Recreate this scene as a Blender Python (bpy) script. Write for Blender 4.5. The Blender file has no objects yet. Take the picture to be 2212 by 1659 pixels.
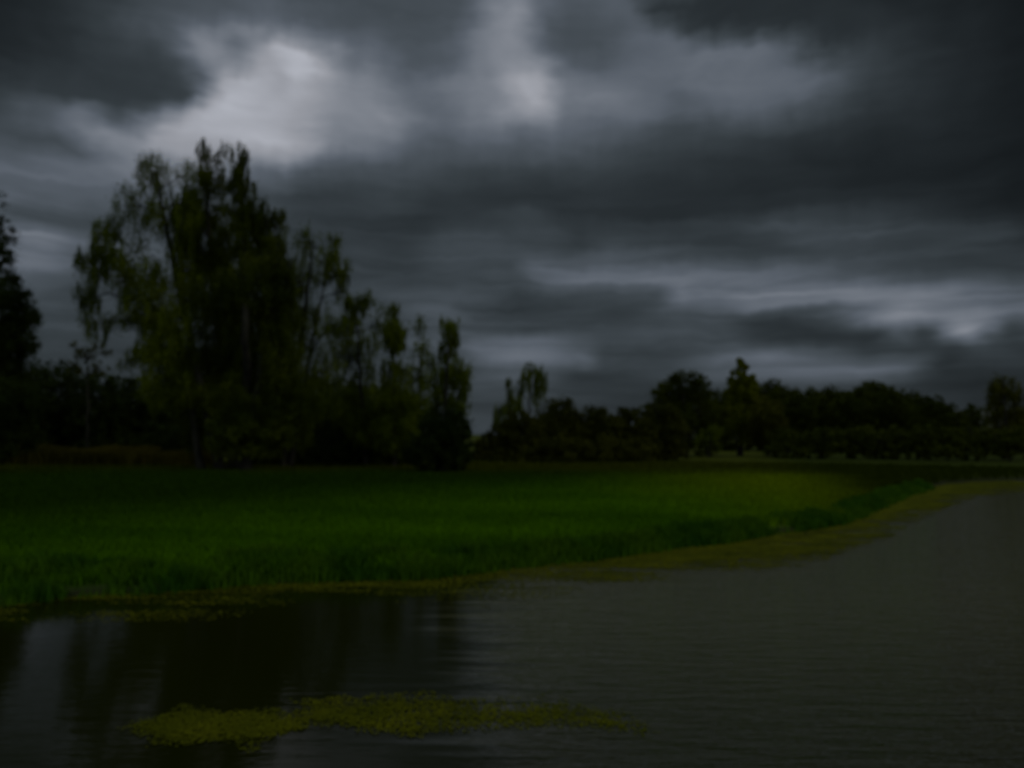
import bpy, math, random
import numpy as np

# ------------------------------------------------------------------ camera
F = 1727.0            # focal length in units of a 2211 x 1659 view of the photograph
CU, CV, HV = 1105.5, 829.5, 940.0
PITCH = math.atan((HV - CV) / F)
CAMZ = 3.0
sc = bpy.context.scene
col = sc.collection
cam_d = bpy.data.cameras.new("camera")
cam = bpy.data.objects.new("camera", cam_d); col.objects.link(cam)
cam.location = (0, 0, CAMZ)
cam.rotation_euler = (math.radians(90) + PITCH, 0, 0)
cam_d.sensor_width = 36.0
cam_d.lens = 36.0 * F / 2211.0
cam_d.clip_start = 0.1
cam_d.clip_end = 9000
cam_d.dof.use_dof = True               # the photograph is soft all over
cam_d.dof.focus_distance = 2.0
cam_d.dof.aperture_fstop = 2.2
sc.camera = cam

def ray(u, v):
    x = (u - CU) / F; z = -(v - CV) / F
    c, s = math.cos(PITCH), math.sin(PITCH)
    return np.array([x, c - z * s, s + z * c])
def at(u, v, Y):                        # point on the view ray at forward distance Y
    d = ray(u, v); d = d / d[1]
    return np.array([d[0] * Y, Y, CAMZ + d[2] * Y])
def on_level(u, v, z=0.0):
    d = ray(u, v); t = (z - CAMZ) / d[2]
    return np.array([d[0] * t, d[1] * t])

# ------------------------------------------------------------------ view
sc.view_settings.view_transform = 'Standard'
sc.view_settings.look = 'None'
sc.view_settings.gamma = 1.0
EXPO = -2.4
sc.view_settings.exposure = EXPO
sc.cycles.use_denoising = True
try: sc.cycles.denoiser = 'OPENIMAGEDENOISE'
except Exception: pass
sc.cycles.max_bounces = 5
sc.cycles.diffuse_bounces = 2
sc.cycles.transparent_max_bounces = 8

# ------------------------------------------------------------------ sky
SUN_EL, SUN_AZ = math.radians(36), math.radians(118)     # azimuth clockwise from +y: right, a little behind
world = bpy.data.worlds.new("World"); sc.world = world
world.use_nodes = True
nt = world.node_tree; nt.nodes.clear()
def N(t, **kw):
    n = nt.nodes.new(t)
    for k, v in kw.items(): setattr(n, k, v)
    return n
def L(a, b): nt.links.new(a, b)
def M(op, a, b=None, c=None, clamp=False):
    n = nt.nodes.new('ShaderNodeMath'); n.operation = op; n.use_clamp = clamp
    for i, x in enumerate((a, b, c)):
        if x is None: continue
        if isinstance(x, (int, float)): n.inputs[i].default_value = x
        else: nt.links.new(x, n.inputs[i])
    return n.outputs[0]

# brightness of the cloud cover, read off the photograph (0-255), every 110.55 x 60 units
SKYV = [
 [36, 44, 56, 68, 76, 80, 74, 76, 74, 76,112, 84, 86, 72, 50, 46, 44, 41, 40, 36, 31],
 [38, 46, 60, 76, 90,102, 88, 84, 76, 74,126, 78, 80, 88, 56, 46, 46, 50, 43, 38, 32],
 [40, 46, 56, 66,112,140,158, 94, 80, 84,132, 88, 92,102,102, 98, 74, 62, 49, 40, 33],
 [46, 50, 56, 62, 90,156,140,116, 92,108,150,116, 94, 90,104,104, 88, 62, 49, 40, 32],
 [70, 88, 92,110,145,152,142,128,104, 86,126, 98, 88, 80, 86, 78, 68, 52, 45, 38, 32],
 [70, 74,112,142,150,142,132,110, 88, 76, 76, 80, 72, 66, 60, 52, 45, 42, 40, 36, 32],
 [88, 84, 94,112,120,100, 80, 80, 76, 66, 62, 60, 58, 54, 50, 46, 42, 40, 39, 36, 31],
 [90, 88, 86, 92, 80, 70, 55, 58, 62, 56, 56, 52, 50, 46, 44, 42, 42, 40, 39, 37, 33],
 [82, 70, 60, 72, 70, 60, 58, 52, 54, 48, 54, 54, 50, 50, 54, 58, 62, 61, 54, 49, 43],
 [94,104, 90, 80, 70, 62, 60, 58, 54, 62, 64, 58, 70, 62, 58, 58, 62, 60, 54, 51, 48],
 [76, 72, 68, 66, 64, 60, 60, 60, 56, 60, 66, 90, 96,100,100, 98, 92, 80, 70, 65, 61],
 [66, 64, 62, 60, 60, 60, 60, 62, 76, 78, 62, 53, 60, 76, 92,100,112,128,122,106, 98],
 [62, 62, 60, 60, 58, 58, 58, 60, 66, 72, 94, 60, 60, 62, 52, 48, 56, 66, 72,114, 62],
 [50, 52, 54, 54, 54, 54, 54, 56, 60, 64, 90, 72, 64, 62, 88,104, 92, 76, 54, 43, 40],
 [48, 50, 54, 54, 54, 54, 54, 56, 56, 58, 62, 60, 60, 60, 60, 64, 68, 60, 52, 44, 41],
 [44, 48, 52, 52, 52, 54, 54, 54, 54, 56, 58, 58, 56, 54, 54, 54, 54, 52, 48, 43, 40],
]
SG = np.array(SKYV, float)
def sky_at(u, v):
    gx = min(max(u / 110.55, 0), 19.999); gy = min(max(v / 60.0, 0), 14.999)
    i, j = int(gx), int(gy); a, b = gx - i, gy - j
    a = a * a * (3 - 2 * a) * .5 + a * .5; b = b * b * (3 - 2 * b) * .5 + b * .5
    s = (SG[j, i] * (1 - a) + SG[j, i + 1] * a) * (1 - b) + (SG[j + 1, i] * (1 - a) + SG[j + 1, i + 1] * a) * b
    return s
PAINT = [  # (outline in photograph units, brightness 0-255, edge softness, strength)
 ([(420,75),(560,70),(600,95),(590,150),(500,140),(430,150)],122,16,.95),
 ([(485,98),(530,98),(534,135),(490,138)],78,10,1),
 ([(330,300),(345,262),(400,235),(440,205),(470,170),(520,155),(595,160),(600,135),(610,100),(640,88),(670,98),(692,120),(694,150),(665,160),(650,190),(600,200),(590,240),(650,260),(700,250),(700,320),(640,350),(560,330),(480,310),(400,320)],156,20,1),
 ([(608,140),(618,102),(645,92),(668,105),(670,150),(640,165),(612,165)],170,14,.9),
 ([(560,200),(600,195),(600,215),(565,225)],108,8,1),
 ([(0,150),(0,212),(50,225),(110,240),(200,240),(290,270),(330,235),(400,205),(420,175),(330,140),(150,130)],57,20,.85),
 ([(20,230),(60,233),(100,248),(160,250),(200,246),(230,266),(240,290),(300,300),(340,340),(250,330),(190,288),(120,268),(40,252)],124,14,.9),
 ([(0,265),(60,262),(130,280),(190,300),(210,335),(150,345),(60,330),(0,320)],66,18,.8),
 ([(690,225),(790,215),(850,235),(880,270),(830,300),(700,330),(660,300)],120,34,.8),
 ([(798,178),(828,182),(832,208),(804,206)],118,12,.8), ([(806,240),(838,245),(842,270),(812,272)],126,12,.8),
 ([(960,120),(1060,60),(1120,110),(1240,150),(1400,180),(1380,250),(1200,300),(1000,290),(930,230)],106,50,.8),
 ([(1085,-20),(1105,-20),(1112,110),(1150,135),(1185,165),(1208,200),(1200,240),(1180,268),(1110,268),(1040,250),(1000,225),(1010,180),(1050,140),(1075,80),(1068,30)],118,26,.9),
 ([(1110,150),(1160,155),(1188,195),(1180,245),(1120,252),(1095,200)],156,24,.9),
 ([(1082,0),(1106,12),(1112,60),(1094,62)],136,14,.9), ([(1220,190),(1290,180),(1300,215),(1240,230)],110,26,.8),
 ([(1180,30),(1260,20),(1320,60),(1330,120),(1280,150),(1220,130),(1190,90)],74,30,.9),
 ([(850,50),(930,30),(990,70),(970,130),(890,130)],70,34,.8), ([(760,0),(960,0),(940,40),(780,60),(700,60)],72,30,.6),
 ([(1335,90),(1450,80),(1480,100),(1560,72),(1620,80),(1700,95),(1760,130),(1785,170),(1740,205),(1660,225),(1560,240),(1490,220),(1480,180),(1400,130),(1340,120)],98,28,.85),
 ([(1380,-20),(1900,-20),(1900,40),(1800,110),(1720,100),(1640,72),(1540,68),(1480,55),(1400,30)],46,18,.85),
 ([(870,420),(1000,380),(1200,400),(1350,450),(1250,500),(1170,455),(1060,470),(950,500),(880,490)],50,24,.8),
 ([(1105,470),(1160,460),(1200,480),(1240,520),(1200,560),(1110,570),(1000,560),(900,560),(960,490)],66,22,.8),
 ([(1590,470),(1850,485),(2050,500),(2211,505),(2211,530),(1900,530),(1700,515)],67,18,.7),
 ([(1120,565),(1300,598),(1560,588),(1800,598),(1960,638),(2020,662),(2200,670),(2200,700),(2160,735),(2100,735),(2000,712),(1930,722),(1870,697),(1780,677),(1700,662),(1600,642),(1500,652),(1400,627),(1260,622),(1130,592)],99,18,.9),
 ([(1900,655),(1980,662),(2012,690),(1960,707),(1890,690)],126,18,.9), ([(2020,680),(2150,680),(2162,725),(2100,732),(2040,710)],122,14,.9),
 ([(1000,680),(1110,650),(1200,640),(1300,635),(1430,625),(1440,655),(1350,680),(1360,720),(1250,740),(1100,725),(1000,705)],55,18,.9),
 ([(1590,700),(1650,690),(1780,690),(1870,702),(1940,727),(1980,705),(2010,707),(2090,734),(2150,747),(2180,705),(2230,690),(2230,830),(2000,815),(1850,765),(1700,752),(1600,732)],49,14,.9),
 ([(1420,665),(1600,660),(1580,700),(1450,700)],78,14,.7),
 ([(1000,720),(1100,718),(1200,740),(1280,755),(1280,785),(1150,787),(1050,762),(1000,747)],90,16,.9),
 ([(1540,774),(1700,776),(1880,780),(2000,790),(1950,806),(1750,806),(1600,792)],100,10,.9),
 ([(870,655),(960,653),(1020,675),(1000,697),(930,687)],88,11,.9),
 ([(20,505),(80,500),(150,528),(100,550),(30,542)],110,16,.8), ([(0,430),(100,440),(180,490),(120,500),(0,480)],66,20,.8),
 ([(60,345),(170,360),(260,400),(240,420),(120,400),(40,370)],96,16,.6),
 ([(1200,790),(1400,780),(1420,850),(1230,850)],55,20,.7),
]
def sky_value(u, v):
    s = sky_at(u, v)
    for pts, g, soft, al in PAINT:
        ins = False; dm = 1e9; n = len(pts)
        for i in range(n):
            x1, y1 = pts[i - 1]; x2, y2 = pts[i]
            if (y1 > v) != (y2 > v) and u < (x2 - x1) * (v - y1) / (y2 - y1) + x1: ins = not ins
            dx, dy = x2 - x1, y2 - y1; t = max(0, min(1, ((u - x1) * dx + (v - y1) * dy) / (dx * dx + dy * dy)))
            dm = min(dm, math.hypot(u - x1 - t * dx, v - y1 - t * dy))
        soft *= 1.9 if v < 420 else 1.35; w = (dm if ins else -dm) / soft * .5 + .5; w = max(0, min(1, w)); w = w * w * (3 - 2 * w) * al
        s = s * (1 - w) + g * w
    return s
def lin(c):
    c = max(c, 0) / 255.0
    return c / 12.92 if c <= .04045 else ((c + .055) / 1.055) ** 2.4
def pix_of(az, el):
    d = np.array([math.sin(az) * math.cos(el), math.cos(az) * math.cos(el), math.sin(el)])
    c, s = math.cos(PITCH), math.sin(PITCH)
    fwd = d[1] * c + d[2] * s; up = -d[1] * s + d[2] * c
    return CU + F * d[0] / fwd, CV - F * up / fwd

geo = N('ShaderNodeTexCoord')
sep = N('ShaderNodeSeparateXYZ'); L(geo.outputs['Generated'], sep.inputs[0])
az = M('ARCTAN2', sep.outputs[0], sep.outputs[1])
el = M('ARCSINE', sep.outputs[2])
elp = M('MAXIMUM', el, 0.0)
# wind-drawn warping of the cloud edges
comb = N('ShaderNodeCombineXYZ'); L(az, comb.inputs[0]); L(M('MULTIPLY', elp, 2.4), comb.inputs[1])
w1 = N('ShaderNodeTexNoise'); w1.noise_dimensions = '2D'; L(comb.outputs[0], w1.inputs['Vector'])
w1.inputs['Scale'].default_value = 9; w1.inputs['Detail'].default_value = 3; w1.inputs['Roughness'].default_value = .55
w1s = N('ShaderNodeSeparateColor'); L(w1.outputs['Color'], w1s.inputs[0])
azw = M('ADD', az, M('MULTIPLY', M('SUBTRACT', w1s.outputs[0], .5), .055))
elw = M('ADD', elp, M('MULTIPLY', M('SUBTRACT', w1s.outputs[1], .5), M('MULTIPLY_ADD', elp, .07, .006)))
# hanging fringes below the cloud edges
cmbf = N('ShaderNodeCombineXYZ'); L(M('MULTIPLY', az, 42.0), cmbf.inputs[0]); L(M('MULTIPLY', elp, 9.0), cmbf.inputs[1])
wf = N('ShaderNodeTexNoise'); wf.noise_dimensions = '2D'; L(cmbf.outputs[0], wf.inputs['Vector']); wf.inputs['Scale'].default_value = 1.0; wf.inputs['Detail'].default_value = 3
elw = M('ADD', elw, M('MULTIPLY', M('SUBTRACT', wf.outputs['Fac'], .5), M('MULTIPLY_ADD', elp, .026, .001)))
AZ0 = math.radians(40); NS = 32
rows = [math.radians(x) for x in np.arange(0, 34.1, 1.1)]
fac = M('MULTIPLY_ADD', azw, 1 / (2 * AZ0), .5, clamp=True)
facs = [M('MULTIPLY', fac, 2.0, clamp=True), M('MULTIPLY_ADD', fac, 2.0, -1.0, clamp=True)]
prev = None
for k, e in enumerate(rows):
    pair = []
    for h in (0, 1):
        cr = N('ShaderNodeValToRGB'); cr.color_ramp.interpolation = 'CARDINAL'
        els = cr.color_ramp.elements
        while len(els) < NS: els.new(.5)
        for i in range(NS):
            p = i / (NS - 1)
            u, v = pix_of(((p + h) - 1) * AZ0, e)
            g = sky_value(max(-60, min(2270, u)), max(-60, min(960, v))) / 255.0
            els[i].position = p; els[i].color = (g, g, g, 1)
        L(facs[h], cr.inputs[0]); pair.append(cr.outputs[0])
    row = N('ShaderNodeMix'); row.data_type = 'FLOAT'
    L(M('GREATER_THAN', fac, .5), row.inputs[0]); L(pair[0], row.inputs[2]); L(pair[1], row.inputs[3]); row_o = row.outputs[0]
    if prev is None: prev = row_o
    else:
        mr = N('ShaderNodeMapRange'); mr.interpolation_type = 'LINEAR'; L(elw, mr.inputs[0])
        mr.inputs[1].default_value = rows[k - 1]; mr.inputs[2].default_value = e
        mx = N('ShaderNodeMix'); mx.data_type = 'FLOAT'
        L(mr.outputs[0], mx.inputs[0]); L(prev, mx.inputs[2]); L(row_o, mx.inputs[3])
        prev = mx.outputs[0]
lum = prev                                         # display-referred brightness 0-1
v2 = N('ShaderNodeCombineXYZ'); L(azw, v2.inputs[0]); L(elw, v2.inputs[1])
# fine streaky detail, finer and flatter towards the horizon
comb2 = N('ShaderNodeCombineXYZ'); L(az, comb2.inputs[0]); L(M('MULTIPLY', M('POWER', M('ADD', elp, .02), .6), 2.6), comb2.inputs[1])
w2 = N('ShaderNodeTexNoise'); w2.noise_dimensions = '2D'; L(comb2.outputs[0], w2.inputs['Vector'])
w2.inputs['Scale'].default_value = 7.5; w2.inputs['Detail'].default_value = 4; w2.inputs['Roughness'].default_value = .45; w2.inputs['Distortion'].default_value = .6
lum = M('MULTIPLY', lum, M('MULTIPLY_ADD', M('SUBTRACT', w2.outputs['Fac'], .5), .20, 1.08))
# thin stratus streaks low over the horizon
cs3 = N('ShaderNodeCombineXYZ'); L(M('MULTIPLY', azw, 4.5), cs3.inputs[0]); L(M('MULTIPLY', elw, 46.0), cs3.inputs[1])
w4 = N('ShaderNodeTexNoise'); w4.noise_dimensions = '2D'; L(cs3.outputs[0], w4.inputs['Vector']); w4.inputs['Scale'].default_value = 1.0; w4.inputs['Detail'].default_value = 5; w4.inputs['Distortion'].default_value = .5
low = N('ShaderNodeMapRange'); low.interpolation_type = 'SMOOTHSTEP'; L(elp, low.inputs[0]); low.inputs[1].default_value = math.radians(9); low.inputs[2].default_value = math.radians(20); low.inputs[3].default_value = .55; low.inputs[4].default_value = .12
lum = M('MULTIPLY', lum, M('MULTIPLY_ADD', M('SUBTRACT', w4.outputs['Fac'], .5), low.outputs[0], .99))
# back to scene-linear light
linv = M('POWER', M('MAXIMUM', lum, .02), 2.25)
# unseen sky overhead and behind the viewer, brightness added to light the grass
behind = N('ShaderNodeMapRange'); behind.interpolation_type = 'SMOOTHSTEP'; L(M('ABSOLUTE', az), behind.inputs[0])
behind.inputs[1].default_value = math.radians(45); behind.inputs[2].default_value = math.radians(95)
over = N('ShaderNodeMapRange'); over.interpolation_type = 'SMOOTHSTEP'; L(elp, over.inputs[0])
over.inputs[1].default_value = math.radians(33.5); over.inputs[2].default_value = math.radians(60)
w3 = N('ShaderNodeTexNoise'); L(geo.outputs['Generated'], w3.inputs['Vector']); w3.inputs['Scale'].default_value = 2.2; w3.inputs['Detail'].default_value = 6
fill_l = M('MULTIPLY', M('POWER', w3.outputs['Fac'], 2.0), 1.25)
blend = M('MAXIMUM', behind.outputs[0], over.outputs[0])
mixl = N('ShaderNodeMix'); mixl.data_type = 'FLOAT'; L(blend, mixl.inputs[0]); L(linv, mixl.inputs[2]); L(fill_l, mixl.inputs[3])
cl = M('MULTIPLY', mixl.outputs[0], 2 ** (-EXPO))
tint = N('ShaderNodeValToRGB'); te = tint.color_ramp.elements
te[0].position = .0; te[0].color = (.74, .99, 1.10, 1); te[1].position = .6; te[1].color = (.97, 1.01, 1.13, 1)
e4 = te.new(.38); e4.color = (.83, .98, 1.20, 1)
e3 = te.new(.25); e3.color = (.79, .99, 1.14, 1)
L(lum, tint.inputs[0])
cmul = N('ShaderNodeVectorMath', operation='SCALE'); L(tint.outputs[0], cmul.inputs[0]); L(cl, cmul.inputs['Scale'])
sky = N('ShaderNodeTexSky'); sky.sky_type = 'NISHITA'; sky.sun_disc = False
sky.sun_elevation = SUN_EL; sky.sun_rotation = SUN_AZ
bg1 = N('ShaderNodeBackground'); L(sky.outputs[0], bg1.inputs[0]); bg1.inputs[1].default_value = .06
bg2 = N('ShaderNodeBackground'); L(cmul.outputs[0], bg2.inputs[0]); bg2.inputs[1].default_value = 1.0
mxs = N('ShaderNodeMixShader'); mxs.inputs[0].default_value = .97; L(bg1.outputs[0], mxs.inputs[1]); L(bg2.outputs[0], mxs.inputs[2])
out = N('ShaderNodeOutputWorld'); L(mxs.outputs[0], out.inputs[0])

# ------------------------------------------------------------------ sun behind the cloud
sd = bpy.data.lights.new("sun", 'SUN'); sun = bpy.data.objects.new("sun", sd); col.objects.link(sun)
sd.energy = 1.6; sd.angle = math.radians(18); sd.color = (1.0, .95, .84)
sun.rotation_euler = (math.radians(90) - SUN_EL, 0, -SUN_AZ + math.pi)
sun.location = (60, -40, 60)

# ------------------------------------------------------------------ helpers
def tag(o, label=None, cat=None, group=None, kind=None):
    if label: o['label'] = label
    if cat: o['category'] = cat
    if group: o['group'] = group
    if kind: o['kind'] = kind
    return o
def mesh_obj(name, verts, faces_flat, counts, mat, parent=None, smooth=False):
    verts = np.asarray(verts, np.float32)
    me = bpy.data.meshes.new(name)
    me.vertices.add(len(verts)); me.vertices.foreach_set('co', verts.ravel())
    counts = np.asarray(counts, np.int32); faces_flat = np.asarray(faces_flat, np.int32)
    me.loops.add(len(faces_flat)); me.loops.foreach_set('vertex_index', faces_flat)
    me.polygons.add(len(counts))
    st = np.concatenate([[0], np.cumsum(counts)[:-1]]).astype(np.int32)
    me.polygons.foreach_set('loop_start', st); me.polygons.foreach_set('loop_total', counts)
    if smooth: me.polygons.foreach_set('use_smooth', np.ones(len(counts), bool))
    me.update(calc_edges=True); me.validate()
    me.materials.append(mat)
    o = bpy.data.objects.new(name, me); col.objects.link(o)
    if parent: o.parent = parent
    return o
def empty(name, loc):
    o = bpy.data.objects.new(name, None); o.location = loc; o.empty_display_size = .3; col.objects.link(o); return o

def material(name, c1, c2, scale=1.0, rough=.8, trans=0.0, island=.0, stretch=(1, 1, 1), bump=0.0, spec=.04, c3=None):
    m = bpy.data.materials.new(name); m.use_nodes = True
    t = m.node_tree; t.nodes.clear()
    o = t.nodes.new('ShaderNodeOutputMaterial'); b = t.nodes.new('ShaderNodeBsdfPrincipled')
    tc = t.nodes.new('ShaderNodeTexCoord'); mp = t.nodes.new('ShaderNodeMapping'); mp.inputs['Scale'].default_value = stretch
    nz = t.nodes.new('ShaderNodeTexNoise'); nz.inputs['Scale'].default_value = scale; nz.inputs['Detail'].default_value = 5
    t.links.new(tc.outputs['Object'], mp.inputs[0]); t.links.new(mp.outputs[0], nz.inputs['Vector'])
    r = t.nodes.new('ShaderNodeValToRGB'); r.color_ramp.elements[0].position = .36; r.color_ramp.elements[1].position = .64
    r.color_ramp.elements[0].color = (*c1, 1); r.color_ramp.elements[1].color = (*c2, 1)
    if c3: e = r.color_ramp.elements.new(.5); e.color = (*c3, 1)
    t.links.new(nz.outputs['Fac'], r.inputs[0])
    cs = r.outputs[0]
    if island:
        g = t.nodes.new('ShaderNodeNewGeometry'); hs = t.nodes.new('ShaderNodeHueSaturation')
        mr = t.nodes.new('ShaderNodeMapRange'); mr.inputs[3].default_value = 1 - island; mr.inputs[4].default_value = 1 + island
        t.links.new(g.outputs['Random Per Island'], mr.inputs[0]); t.links.new(mr.outputs[0], hs.inputs['Value'])
        t.links.new(cs, hs.inputs['Color']); cs = hs.outputs[0]
    t.links.new(cs, b.inputs['Base Color']); b.inputs['Roughness'].default_value = rough
    b.inputs['Specular IOR Level'].default_value = spec
    if bump:
        bp = t.nodes.new('ShaderNodeBump'); bp.inputs['Strength'].default_value = bump; bp.inputs['Distance'].default_value = .05
        t.links.new(nz.outputs['Fac'], bp.inputs['Height']); t.links.new(bp.outputs[0], b.inputs['Normal'])
    if trans:
        tr = t.nodes.new('ShaderNodeBsdfTranslucent'); t.links.new(cs, tr.inputs[0])
        mx = t.nodes.new('ShaderNodeMixShader'); mx.inputs[0].default_value = trans
        t.links.new(b.outputs[0], mx.inputs[1]); t.links.new(tr.outputs[0], mx.inputs[2]); t.links.new(mx.outputs[0], o.inputs[0])
    else: t.links.new(b.outputs[0], o.inputs[0])
    return m

LEAF = {
 'birch':  material('birch_leaves',  (.045,.060,.002), (.110,.130,.004), .35, .7, .3, .35),
 'dense':  material('dense_leaves',  (.024,.034,.002), (.070,.080,.003), .35, .7, .25, .35),
 'dark':   material('dark_leaves',   (.012,.020,.003), (.026,.036,.004), .4, .8, .2, .35),
 'willow': material('willow_leaves', (.030,.032,.003), (.058,.056,.004), .3, .8, .2, .35),
 'far':    material('wood_leaves',   (.026,.033,.002), (.056,.062,.003), .2, .8, .2, .35),
 'willow_bright': material('poplar_leaves', (.075,.085,.002), (.130,.135,.003), .3, .8, .3, .35),
 'olive':  material('olive_leaves',  (.048,.048,.003), (.075,.072,.004), .3, .8, .2, .35),
}
BARK = material('bark', (.012,.011,.008), (.030,.026,.018), 3.0, .9, stretch=(1,1,.25), bump=.4)

# ------------------------------------------------------------------ shore and terrain
shore_px = [(-900,1345),(-450,1322),(0,1306),(200,1284),(500,1264),(800,1252),(1000,1240),(1200,1216),(1400,1193),(1600,1165),(1760,1142),(1860,1112),(1930,1082),(2000,1056),(2040,1046),(2120,1040),(2211,1037)]
shore = [on_level(u, v) for u, v in shore_px]
shore = [np.array([-160., 4.]), np.array([-60., 10.])] + shore + [np.array([50., 54.]), np.array([80., 60.]), np.array([200., 70.]), np.array([3500., 200.])]
SH = np.array(shore)
rg = np.random.default_rng(7)
def refine(P, step, amp, seed):
    r = np.random.default_rng(seed); out = []
    for a, b in zip(P[:-1], P[1:]):
        n = max(1, min(60, int(np.linalg.norm(b - a) / step)))
        for i in range(n):
            p = a + (b - a) * i / n
            out.append(p + (r.normal(size=2) * amp if i else 0))
    out.append(P[-1]); return np.array(out)
SHR = refine(SH, .9, .13, 3)
def shore_sd(X, Y):
    """signed distance to the waterline, + on the meadow side"""
    X = np.asarray(X, float); Y = np.asarray(Y, float)
    best = np.full(X.shape, 1e9); 
    for a, b in zip(SHR[:-1], SHR[1:]):
        ab = b - a; t = np.clip(((X - a[0]) * ab[0] + (Y - a[1]) * ab[1]) / (ab @ ab), 0, 1)
        d = np.hypot(X - a[0] - t * ab[0], Y - a[1] - t * ab[1])
        best = np.minimum(best, d)
    ys = np.interp(X, SHR[:, 0], SHR[:, 1])
    return np.where(Y > ys, best, -best)
def vnoise(x, y, seed=0):
    r = np.random.default_rng(seed); G = r.random((64, 64))
    xi = np.floor(x).astype(int); yi = np.floor(y).astype(int); fx = x - xi; fy = y - yi
    fx = fx * fx * (3 - 2 * fx); fy = fy * fy * (3 - 2 * fy)
    g = lambda i, j: G[i % 64, j % 64]
    return (g(xi, yi) * (1 - fx) + g(xi + 1, yi) * fx) * (1 - fy) + (g(xi, yi + 1) * (1 - fx) + g(xi + 1, yi + 1) * fx) * fy
def fbm(x, y, s, o=4):
    v = 0; a = .5
    for k in range(o): v = v + a * vnoise(x, y, s + k); x = x * 2.03 + 5; y = y * 2.03 + 9; a *= .5
    return v
def height(X, Y, sd=None):
    if sd is None: sd = shore_sd(X, Y)
    land = .32 * (1 - np.exp(-np.maximum(sd, 0) / .5)) + .18 * (1 - np.exp(-np.maximum(sd, 0) / 14)) + np.clip(sd / 400, 0, 3)
    land = land + .12 * (fbm(X * .15, Y * .15, 11) - .5) * np.clip(sd / 4, 0, 1) + .04 * (fbm(X * 1.1, Y * 1.1, 21) - .5) * np.clip(sd, 0, 1)
    bed = -1.4 * (1 - np.exp(np.minimum(sd, 0) / 1.6))
    h = np.where(sd > 0, land, bed)
    near = np.clip((5.2 + .5 * np.sin(X * .4) - Y) / 4.2, 0, 1)          # the bank the viewer stands on
    near = near * near * (3 - 2 * near)
    return np.where(Y < 6, h * (1 - near) + near * 1.35, h)
def axis(lo, hi, fine, ratio, far_lo, far_hi):
    c = list(np.arange(lo, hi + 1e-6, fine)); s = fine
    while c[-1] < far_hi: s *= ratio; c.append(c[-1] + s)
    s = fine
    while c[0] > far_lo: s *= ratio; c.insert(0, c[0] - s)
    return np.array(c)
xs = axis(-32, 40, .3, 1.09, -4500, 4500); ys = axis(-4, 62, .3, 1.06, -600, 6000)
GX, GY = np.meshgrid(xs, ys)
GZ = height(GX, GY)
nx, ny = len(xs), len(ys)
idx = np.arange(nx * ny).reshape(ny, nx)
q = np.stack([idx[:-1, :-1], idx[:-1, 1:], idx[1:, 1:], idx[1:, :-1]], -1).reshape(-1, 4)

def sward(t, warm=1.0):
    """grass colour by where it grows: lush on the low open meadow, yellower by the right bank, tree shade painted in dark on the left"""
    g = t.nodes.new('ShaderNodeNewGeometry'); sp = t.nodes.new('ShaderNodeSeparateXYZ'); t.links.new(g.outputs['Position'], sp.inputs[0])
    mp = t.nodes.new('ShaderNodeMapping'); mp.inputs['Scale'].default_value = (.35, 1, 1); t.links.new(g.outputs['Position'], mp.inputs[0])
    n1 = t.nodes.new('ShaderNodeTexNoise'); n1.inputs['Scale'].default_value = .22; n1.inputs['Detail'].default_value = 4; t.links.new(mp.outputs[0], n1.inputs[0])
    def ma(a, m_, c):
        q = t.nodes.new('ShaderNodeMath'); q.operation = 'MULTIPLY_ADD'; t.links.new(a, q.inputs[0]); q.inputs[1].default_value = m_
        if isinstance(c, float): q.inputs[2].default_value = c
        else: t.links.new(c, q.inputs[2])
        return q.outputs[0]
    def mr(a, lo, hi):
        q = t.nodes.new('ShaderNodeMapRange'); q.interpolation_type = 'SMOOTHSTEP'; q.inputs[1].default_value = lo; q.inputs[2].default_value = hi; t.links.new(a, q.inputs[0]); return q.outputs[0]
    def mix(f, a, c):
        q = t.nodes.new('ShaderNodeMix'); q.data_type = 'RGBA'; t.links.new(f, q.inputs[0])
        for i, x in ((6, a), (7, c)):
            if isinstance(x, tuple): q.inputs[i].default_value = (*x, 1)
            else: t.links.new(x, q.inputs[i])
        return q.outputs[2]
    X, Y = sp.outputs[0], sp.outputs[1]; nn = n1.outputs[0]
    lush = mr(nn, .36, .64)
    base = mix(lush, (.042, .104, .0005), (.076, .170, .0005))
    yel = mr(ma(nn, 6.0, ma(X, .8, ma(Y, .12, 0.0))), 9., 20.)
    base = mix(yel, base, (.142, .182, .0005))
    dark = mr(ma(nn, 14.0, ma(X, -.95, ma(Y, .80, 0.0))), 25., 48.)  # shade by the left-hand trees, painted into the grass colour
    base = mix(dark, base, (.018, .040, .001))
    rough = mr(ma(nn, 20.0, Y), 58., 68.)
    base = mix(rough, base, (.045, .050, .002))
    heath = mr(ma(nn, 8.0, ma(X, 1.5, ma(Y, -.4, 0.0))), 7., 17.)
    return mix(heath, base, (.026, .034, .001)), n1
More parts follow.
